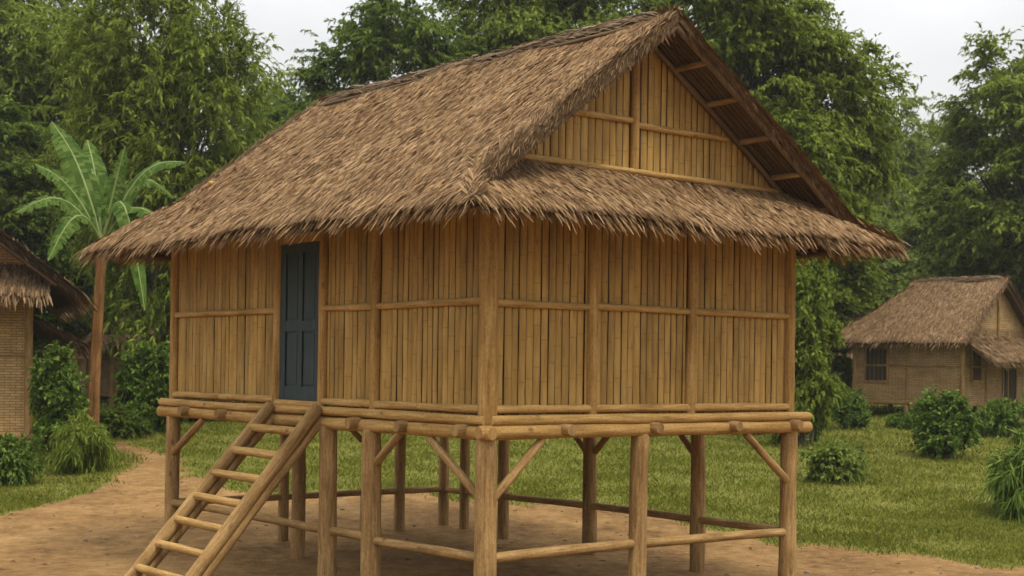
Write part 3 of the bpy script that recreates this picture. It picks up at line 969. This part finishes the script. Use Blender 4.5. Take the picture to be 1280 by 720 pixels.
# ------------------------------------------------------------------ foliage
def crown(lobes, nc, twigs, leaves, size, ll, lw, droop=.5, seed=1, up=.25, shell=.55, pad=False):
    """leaf quads on drooping twigs spread through the lobes' volume"""
    R = np.random.default_rng(seed)
    lb = np.array(lobes, float)
    vol = (lb[:, 3] * lb[:, 4] * lb[:, 5]) ** .75
    pick = R.choice(len(lb), nc, p=vol / vol.sum())
    u = nrm(R.normal(size=(nc, 3)))
    rad = R.uniform(shell ** 2, 1, nc) ** .5
    c = lb[pick, :3] + u * rad[:, None] * lb[pick, 3:]
    o = nrm(u / lb[pick, 3:] * lb[pick, 3:].mean(1, keepdims=True))
    sz = size * R.uniform(.6, 1.35, nc)
    nt = nc * twigs
    ci = np.repeat(np.arange(nc), twigs)
    base = c[ci] + R.normal(0, .22, (nt, 3)) * sz[ci][:, None]
    dr = nrm(o[ci] * .7 + R.normal(0, .55, (nt, 3)) + np.array([0, 0, up]))
    if pad:        # flat layered sprays: twigs run outwards, level
        base = c[ci] + R.normal(0, 1, (nt, 3)) * np.array([.26, .26, .10]) * sz[ci][:, None]
        hz_ = R.normal(0, .8, (nt, 3)) * np.array([1, 1, .22])
        dr = nrm(o[ci] * np.array([.75, .75, .3]) + hz_ + np.array([0, 0, up]))
    tl = sz[ci] * R.uniform(.6, 1.2, nt)
    n = nt * leaves
    ti = np.repeat(np.arange(nt), leaves)
    t = R.uniform(.05, 1, n)
    dn = np.array([0, 0, -1.0])
    P = base[ti] + dr[ti] * (t * tl[ti])[:, None] + dn * (droop * t * t * tl[ti])[:, None]
    tan = nrm(dr[ti] + dn * (2 * droop * t)[:, None])
    D = nrm(tan * .8 + R.normal(0, .45, (n, 3)) + dn * .3 * droop)
    N = nrm(np.array([0, 0, 1.5 if pad else .9]) + o[ci[ti]] * .4 + R.normal(0, .4, (n, 3)))
    if pad: D = nrm(tan * .8 + R.normal(0, .45, (n, 3)) * np.array([1, 1, .5]) + dn * .12)
    S = nrm(np.cross(D, N))
    N = np.cross(S, D)
    L = ll * R.uniform(.6, 1.3, n)
    W = lw * R.uniform(.7, 1.3, n)
    V = np.stack([P, P + D * (L * .42)[:, None] + S * (W / 2)[:, None] + N * (W * .12)[:, None],
                  P + D * L[:, None] + dn * (L * .14)[:, None], P + D * (L * .42)[:, None] - S * (W / 2)[:, None] + N * (W * .12)[:, None]], 1).reshape(-1, 3)
    return V, np.arange(n * 4).reshape(-1, 4), c


def limbs(c, H, base_r, seed, stems=1, nl=26, spread=.0):
    r = random.Random(seed)
    mb = MB()
    for s in range(stems):
        ox, oy = (r.uniform(-spread, spread), r.uniform(-spread, spread)) if stems > 1 else (0, 0)
        tip = Vector((ox * 2.5 + r.uniform(-.5, .5), oy * 2.5 + r.uniform(-.5, .5), H * .78))
        tr = [Vector((ox, oy, -.2)).lerp(tip, k / 7) + Vector((r.uniform(-.1, .1), r.uniform(-.1, .1), 0)) * (k > 0) for k in range(8)]
        mb.tube(tr, [base_r * (1 - .82 * k / 7) for k in range(8)], 9, .08)
        idx = [r.randrange(len(c)) for _ in range(nl)]
        for i in idx:
            q = Vector(c[i])
            f = max(.12, min(.9, (q.z / H) * .8 - r.uniform(.05, .22)))
            a = tr[min(6, int(f * 7))].lerp(tr[min(7, int(f * 7) + 1)], f * 7 - int(f * 7))
            b = a.lerp(q, .5) + Vector((0, 0, (q - a).length * .1))
            rr = base_r * (1 - .8 * f) * .42
            mb.tube([a, a.lerp(b, .5), b, b.lerp(q, .55), q], [rr, rr * .8, rr * .6, rr * .4, rr * .18], 6, .1)
    return mb


PROTO = {}


def proto(key, H, W, lobes, nc, twigs, leaves, size, ll, lw, droop, seed, base_r, stems=1, nl=26, spread=0, up=.25, shell=.5, pad=False):
    V, Fq, c = crown(lobes, nc, twigs, leaves, size, ll, lw, droop, seed, up, shell, pad)
    co = np_mesh('crown', V, Fq, M['lf_mid'])
    to = limbs(c, H, base_r, seed, stems, nl, spread).build('trunk', M['bark'])
    for o in (co, to): C.objects.unlink(o)
    PROTO[key] = (co.data, to.data, H, W)


# feathery tall clump, spreading tree, round tree, narrow tree
proto('plume', 12, 7.5, [(0, 0, 7.5, 2.6, 2.6, 4.2), (-1.5, .4, 5, 2.0, 2, 2.6), (1.6, -.6, 6, 2.0, 2, 3.0), (.2, .8, 9.6, 1.8, 1.8, 2.2), (.5, -1.4, 3.4, 2.2, 2, 2.2), (-1.9, -.5, 8.4, 1.5, 1.5, 1.6), (2.2, .2, 8.8, 1.3, 1.3, 1.4)],
      380, 16, 17, 1.05, .22, .065, .45, 3, .16, 3, 14, .5, .35, .35)
proto('spread', 11, 11, [(0, 0, 7.8, 3.6, 3.2, 2.6), (-2.9, .5, 6.6, 2.2, 2.2, 1.7), (3.0, -.3, 7.2, 2.3, 2.2, 1.7), (1.2, 1.5, 9.4, 2.2, 2, 1.5), (-1.3, -1.2, 9.2, 2, 2, 1.4), (.6, -1.8, 5.6, 2.2, 2, 1.5), (4.4, .2, 6.2, 1.2, 1.2, .9), (-4.3, -.2, 5.6, 1.2, 1.2, .9)],
      430, 22, 17, .92, .175, .09, .25, 5, .3, 1, 40, 0, .12, .45, True)
proto('round', 10, 8, [(0, 0, 6.2, 2.9, 2.8, 3.1), (-1.7, .6, 4.6, 2.0, 2, 2.2), (1.8, -.4, 5, 2, 2, 2.3), (.4, .9, 8.0, 1.8, 1.8, 1.7), (.2, -1.4, 3.2, 2.3, 2, 2.0), (-1.2, -.8, 7.6, 1.5, 1.5, 1.4), (-2.6, -.2, 3.0, 1.4, 1.4, 1.6), (2.7, .2, 3.0, 1.3, 1.4, 1.5)],
      350, 22, 17, .8, .165, .09, .25, 8, .24, 1, 30, 0, .12, .5, True)
proto('narrow', 10, 5.5, [(0, 0, 6, 1.9, 1.9, 3.6), (-.9, .3, 4, 1.5, 1.5, 2.2), (1.0, -.3, 5, 1.5, 1.5, 2.4), (.2, -.9, 2.5, 1.7, 1.6, 2.0), (.3, .4, 8.4, 1.2, 1.2, 1.5)],
      240, 20, 16, .75, .18, .085, .3, 13, .18, 1, 22, 0, .15, .5, True)
# shrubs (built at about 1.6 m)
proto('shrub', 1.7, 1.5, [(0, 0, 1.0, .55, .55, .6), (-.32, .1, .75, .42, .42, .5), (.34, -.1, .8, .40, .42, .5), (.05, -.25, .5, .55, .5, .42), (.1, .3, .6, .5, .4, .5)],
      150, 9, 12, .24, .105, .058, .15, 21, .028, 6, 12, .14, .45, .35)
proto('tallbush', 3.2, 1.7, [(0, 0, 1.9, .62, .62, 1.1), (-.35, .15, 1.1, .5, .5, .7), (.38, -.1, 1.3, .48, .5, .8), (.1, -.35, .7, .6, .5, .6), (-.1, .1, 2.7, .42, .42, .5), (.3, .2, 2.3, .38, .4, .5)],
      190, 9, 12, .30, .15, .07, .3, 29, .035, 6, 14, .16, .4, .35)
proto('lowbush', .8, 1.5, [(-.3, 0, .38, .45, .45, .34), (.35, .05, .42, .45, .45, .38), (0, -.1, .35, .5, .5, .32)],
      70, 7, 11, .22, .12, .06, .35, 23, .018, 5, 8, .14, .6, .4)
proto('droop', 1.8, 1.7, [(0, 0, 1.0, .62, .62, .6), (-.35, .1, .7, .42, .42, .45), (.35, -.1, .7, .42, .42, .5), (0, -.3, .45, .5, .4, .35)],
      60, 7, 12, .42, .30, .04, 1.1, 25, .024, 6, 7, .12, .8, .3)


def plant(key, name, label, cat, px, d, ytop, wpx, mat, group, rz=None, ybase=None, barkm=None, parts=('crown', 'trunk')):
    cm, tm, H, W = PROTO[key]
    x = at(px, d)
    z0 = float(gz(x, d))
    H2 = (zat(px, ytop, d) - z0)
    W2 = wpx * d / F
    r = thing(name, label, cat, (x, d, z0), random.uniform(0, 6.28) if rz is None else rz, group)
    r.scale = (W2 / W, W2 / W, H2 / H)
    for me, nm, m in ((cm, parts[0], M[mat]), (tm, parts[1], None)):
        o = bpy.data.objects.new(nm, me)
        link(o, r)
        if m:
            o.material_slots[0].link = 'OBJECT'
            o.material_slots[0].material = m
    return r


TREES = [
    ('plume', 'tree', 'tall feathery tree at the left edge of the picture, rising behind the banana plant', 25, 47, -70, 330, 'lf_mid', 1.0),
    ('plume', 'tree', 'tall drooping tree whose ragged right side borders the left gap of sky', 200, 38, -60, 300, 'lf_mid', 2.6),
    ('round', 'tree', 'pale green rounded tree low in the left gap of sky', 318, 60, 86, 170, 'lf_pale', .4),
    ('round', 'tree', 'dense round topped tree behind the left end of the thatched ridge', 485, 46, -40, 300, 'lf_dark', 4.0),
    ('spread', 'tree', 'leafy green tree rising above the middle of the thatched ridge', 690, 48, -70, 380, 'lf_mid', 2.2),
    ('spread', 'tree', 'wide spreading tree behind the gable peak with branches reaching over the right gap of sky', 922, 40, -75, 385, 'lf_mid', .2),
    ('narrow', 'tree', 'yellowish green tree close behind the right slope of the stilt hut roof', 1022, 46, 165, 165, 'lf_yel', 1.0),
    ('round', 'tree', 'pale hazy tree standing far back in the right gap of sky', 1090, 70, 112, 190, 'lf_pale', 5.0),
    ('round', 'tree', 'big dark green tree at the right edge above the village hut', 1280, 50, 38, 290, 'lf_mid', 2.8),
    ('narrow', 'tree', 'slim pale tree left of the big tree at the right edge', 1165, 72, 150, 130, 'lf_pale', 3.3),
    ('round', 'tree', 'low pale tree directly above the ridge of the village hut', 1130, 64, 262, 180, 'lf_pale', 1.7),
    ('round', 'tree', 'bushy mid green tree behind the gable of the village hut', 1245, 55, 215, 200, 'lf_pale', 3.9),
    ('narrow', 'tree', 'dark slender tree in the gap between stilt hut and village hut', 1050, 64, 240, 130, 'lf_mid', .9),
    ('round', 'tree', 'dim understory tree in the shade behind the banana plant', 120, 46, 170, 230, 'lf_dark', 2.0),
    ('round', 'tree', 'mid green understory tree left of the long thatched slope', 275, 48, 170, 230, 'lf_mid', 5.2),
    ('narrow', 'tree', 'dark tree behind the shaggy roof of the left hut', -5, 42, 110, 200, 'lf_dark', 1.2),
    ('round', 'tree', 'dense green tree behind the lower left corner of the thatch', 215, 50, 290, 170, 'lf_dark', .8),
    ('spread', 'tree', 'dark tree filling the space behind the door side of the roof', 420, 56, 118, 300, 'lf_dark', 3.0),
    ('round', 'tree', 'shaded tree standing directly behind the roof ridge', 800, 56, 30, 300, 'lf_dark', 2.4),
]
for key, nm, lab, px, d, yt, w, mt, rz in TREES:
    plant(key, nm, lab, 'tree', px, d, yt, w, mt, 'trees around the village', rz)

SHRUBS = [
    ('shrub', 'round leafy shrub standing alone on the lawn before the village hut', 1180, 31, 488, 78, 'lf_bush'),
    ('lowbush', 'low spreading bush on the lawn right of the last stilt', 1040, 27.3, 555, 80, 'lf_pale'),
    ('tallbush', 'tall leafy bush hugging the right wall of the stilt hut', 1006, 33, 322, 84, 'lf_mid'),
    ('shrub', 'dark bush beside the tall bush right of the stilt hut', 1002, 33.5, 440, 60, 'lf_bush'),
    ('shrub', 'small bush left of the village hut wall', 1064, 38, 486, 46, 'lf_bush'),
    ('lowbush', 'low bush against the front of the village hut', 1255, 36.5, 502, 70, 'lf_bush'),
    ('lowbush', 'little plant under the sill of the village hut', 1130, 38.5, 517, 46, 'lf_bush'),
    ('droop', 'drooping long leaved bush cut off by the right edge', 1285, 23.5, 535, 95, 'lf_bush'),
    ('tallbush', 'tall leafy bush beside the corner post of the left hut', 74, 28.2, 436, 70, 'lf_bush'),
    ('droop', 'drooping bush at the foot of the banana plant', 106, 27.2, 508, 70, 'lf_mid'),
    ('lowbush', 'low bush at the lower left edge under the cream hut', 8, 25.5, 548, 75, 'lf_bush'),
    ('shrub', 'leafy shrub between the banana plant and the stilt hut', 190, 34, 428, 85, 'lf_bush'),
    ('shrub', 'shaded shrub growing behind the left corner of the stilt hut', 243, 38, 440, 100, 'lf_dark'),
    ('lowbush', 'dark low bush right of the banana plant beside the path', 150, 33, 510, 70, 'lf_dark'),
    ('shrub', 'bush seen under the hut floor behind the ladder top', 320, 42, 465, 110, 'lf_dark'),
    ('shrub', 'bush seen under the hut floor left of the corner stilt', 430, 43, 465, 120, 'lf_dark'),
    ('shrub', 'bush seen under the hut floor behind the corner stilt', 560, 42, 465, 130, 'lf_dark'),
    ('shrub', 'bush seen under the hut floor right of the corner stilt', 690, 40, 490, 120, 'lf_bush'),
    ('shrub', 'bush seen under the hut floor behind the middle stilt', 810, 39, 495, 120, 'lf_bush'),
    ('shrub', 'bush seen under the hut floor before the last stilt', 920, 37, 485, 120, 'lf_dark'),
]
for key, lab, px, d, yt, w, mt in SHRUBS:
    plant(key, 'shrub', lab, 'shrub', px, d, yt, w, mt, 'shrubs around the yard', parts=('foliage', 'stem'))

# far wood behind everything: one uncountable mass
lob = []
for i in range(46):
    d = random.uniform(78, 120)
    x = random.uniform(-.5, .5) * d
    h = d * random.uniform(.085, .14)
    lob.append((x, d, float(gz(x, d)) + h * .5, random.uniform(4, 7), random.uniform(3, 6), h * .62))
V, Fq, c_ = crown(lob, 1500, 7, 9, 2.2, .62, .24, .45, 77, .2, .4)
tag(np_mesh('far_wood', V, Fq, M['lf_pale']), 'far wooded background behind the village', 'woodland', kind='stuff')


# ------------------------------------------------------------------ banana plant
def banana():
    d = 29.5
    x, y, z0 = put(117, d)
    r = thing('banana_plant', 'banana plant with broad torn leaves and a brown stem by the left hut', 'banana plant', (x, y, z0))
    zt = zat(126, 300, d) - z0
    tx = at(126, d) - x
    mb = MB()
    for ox, oy, rr, hh in ((0, 0, .125, 1.0), (.05, -.05, .085, .97), (-.055, -.03, .08, .93)):
        mb.tube([(ox + tx * (k / 10) ** 1.5, oy, -.1 + (zt * hh + .1) * k / 10) for k in range(11)], [rr * (1 - .32 * k / 10) for k in range(11)], 12, .08)
    mb.build('stem', M['ban_bark'], r)
    cr = Vector((tx, 0, zt - .1))
    s = d / F
    #  tip column, row, depth offset, arch, half width
    LV = [(60, 152, .7, .10, .30), (153, 182, -.2, .04, .21), (229, 203, -.3, .20, .25), (196, 272, -.7, .22, .22), (40, 205, -.4, .13, .24), (18, 266, -.8, .26, .24),
          (58, 326, -1.0, .42, .24), (180, 388, -.9, .55, .23), (105, 175, 1.2, .10, .26), (150, 230, 1.2, .2, .24), (214, 248, .9, .34, .2), (92, 205, 1.5, .25, .22)]
    for k, (px, py, dy, arch, hw) in enumerate(LV):
        tip = Vector((at(px, d + dy) - x, dy, zat(px, py, d + dy) - z0))
        L = (tip - cr).length
        n = 40
        pts = [cr.lerp(tip, i / n) + Vector((0, 0, arch * L * 1.5 * math.sin(PI * (i / n)) * (1 - .25 * i / n))) for i in range(n + 1)]
        lf, rib = MB(), MB()
        rib.tube(pts[::4], [.03 * (1 - .8 * i / (n / 4)) + .004 for i in range(len(pts[::4]))], 6, .02)
        up = Vector((.1, -.55, .8)) if abs(tip.x - cr.x) > .5 else Vector((.2, -1, .25))
        for sd in (-1, 1):
            tear, gapn = 0, random.randint(2, 6)
            droop = random.uniform(.15, .5)
            for i in range(6, n):
                t0, t1 = i / n, (i + 1) / n
                prof = lambda t: hw * 1.02 * (math.sin(PI * min(1, (t - .13) / .87) ** .75) ** .55 if t > .13 else 0)
                a, b = pts[i], pts[i + 1]
                tg = (b - a).normalized()
                side = tg.cross(up).normalized() * sd
                tear += 1
                e = 1.0
                if tear >= gapn:
                    tear, gapn = 0, random.randint(2, 7)
                    droop = random.uniform(.1, .65)
                    e = random.uniform(.25, .8)
                wa, wb = prof(t0), prof(t1)
                dn = Vector((0, 0, -1))
                back = tg * .10
                am, bm = a + side * wa * .5 + dn * wa * droop * .15, b + side * wb * .5 * 1 + dn * wb * droop * .15
                ae = a + side * wa + dn * wa * droop * .7 + back * (1 - e)
                be = b.lerp(a, (1 - e) * .8) + side * wb * (1 if e > .99 else .94) + dn * wb * droop * .7
                lf.face([a, b, bm, am], smooth=True)
                lf.face([am, bm, be, ae], smooth=True)
        o = lf.build('leaf', M['ban'], r)
        rib.build('midrib', M['rib'], o)


banana()

# ------------------------------------------------------------------ light, sky, camera
# damp air: one closed box round the whole scene
hz = MB().box((-275, -70, -1.4), (275, 340, 34)).build('haze', None)
hm = bpy.data.materials.new('damp_air')
hm.use_nodes = True
hm.node_tree.nodes.clear()
pv = hm.node_tree.nodes.new('ShaderNodeVolumePrincipled')
pv.inputs['Color'].default_value = (.95, .97, .93, 1)
pv.inputs['Density'].default_value = .0004
pv.inputs['Anisotropy'].default_value = .2
ho = hm.node_tree.nodes.new('ShaderNodeOutputMaterial')
hm.node_tree.links.new(pv.outputs[0], ho.inputs['Volume'])
hz.data.materials.clear()
hz.data.materials.append(hm)
tag(hz, 'thin damp haze in the air of the clearing', 'haze', kind='stuff')

sc = bpy.context.scene
w = bpy.data.worlds.new('World')
sc.world = w
w.use_nodes = True
nt = w.node_tree
nt.nodes.clear()
SD = Vector((.34, -.46, 1.15)).normalized()            # towards the veiled sun, behind the viewer's right shoulder
el, rot = math.asin(SD.z), math.atan2(SD.x, SD.y)
sky = nt.nodes.new('ShaderNodeTexSky')
sky.sky_type = 'NISHITA'
sky.sun_disc = False
sky.sun_elevation, sky.sun_rotation = el, rot
sky.dust_density = 3.0
tc = nt.nodes.new('ShaderNodeTexCoord')
mp = nt.nodes.new('ShaderNodeMapping')
mp.inputs['Scale'].default_value = (1, 1, 2.2)
nz = nt.nodes.new('ShaderNodeTexNoise')
nz.inputs['Scale'].default_value = 2.4
nz.inputs['Detail'].default_value = 6
rp = nt.nodes.new('ShaderNodeValToRGB')
rp.color_ramp.elements[0].position, rp.color_ramp.elements[1].position = .35, .68
rp.color_ramp.elements[0].color = (6.0, 6.02, 6.1, 1)
rp.color_ramp.elements[1].color = (8.3, 8.25, 8.2, 1)
mx = nt.nodes.new('ShaderNodeMixRGB')                  # cloud deck over the clear sky
mx.inputs[0].default_value = .92
bg = nt.nodes.new('ShaderNodeBackground')
bg.inputs['Strength'].default_value = .10
ow = nt.nodes.new('ShaderNodeOutputWorld')
L_ = nt.links.new
L_(tc.outputs['Generated'], mp.inputs['Vector'])
L_(mp.outputs[0], nz.inputs['Vector'])
L_(nz.outputs['Fac'], rp.inputs['Fac'])
L_(sky.outputs[0], mx.inputs[1])
L_(rp.outputs[0], mx.inputs[2])
sx = nt.nodes.new('ShaderNodeSeparateXYZ')
L_(tc.outputs['Generated'], sx.inputs[0])
mr = nt.nodes.new('ShaderNodeMapRange')
mr.inputs['From Min'].default_value, mr.inputs['From Max'].default_value = 0, 1
mr.inputs['To Min'].default_value, mr.inputs['To Max'].default_value = .40, 2.35
L_(sx.outputs[2], mr.inputs['Value'])
ml = nt.nodes.new('ShaderNodeMixRGB')
ml.blend_type = 'MULTIPLY'
ml.inputs[0].default_value = 1
L_(mx.outputs[0], ml.inputs[1])
L_(mr.outputs[0], ml.inputs[2])
L_(ml.outputs[0], bg.inputs['Color'])
L_(bg.outputs[0], ow.inputs['Surface'])

sun = bpy.data.lights.new('sun', 'SUN')
sun.energy = 1.5
sun.angle = math.radians(14)
sun.color = (1, .92, .76)
so = link(bpy.data.objects.new('sun', sun))
so.rotation_euler = SD.to_track_quat('Z', 'Y').to_euler()

cam = bpy.data.cameras.new('camera')
cam.sensor_width = 36
cam.lens = 36 * F / 1280
cam.shift_y = (HY - 360) / 1280
cam.clip_start, cam.clip_end = .1, 1000
cam.dof.use_dof = True
cam.dof.focus_distance = 15.5
cam.dof.aperture_fstop = 2.6
co = link(bpy.data.objects.new('camera', cam))
co.matrix_world = Matrix.Translation((0, 0, EYE)) @ Matrix.Rotation(PI / 2, 4, 'X') @ Matrix.Rotation(ROLL, 4, 'Z')
sc.camera = co

sc.view_settings.view_transform = 'Standard'
sc.view_settings.look = 'None'
sc.view_settings.exposure = .68
sc.view_settings.gamma = 1
sc.view_settings.use_curve_mapping = False
sc.cycles.max_bounces = 6
sc.cycles.diffuse_bounces = 3
sc.cycles.use_denoising = True
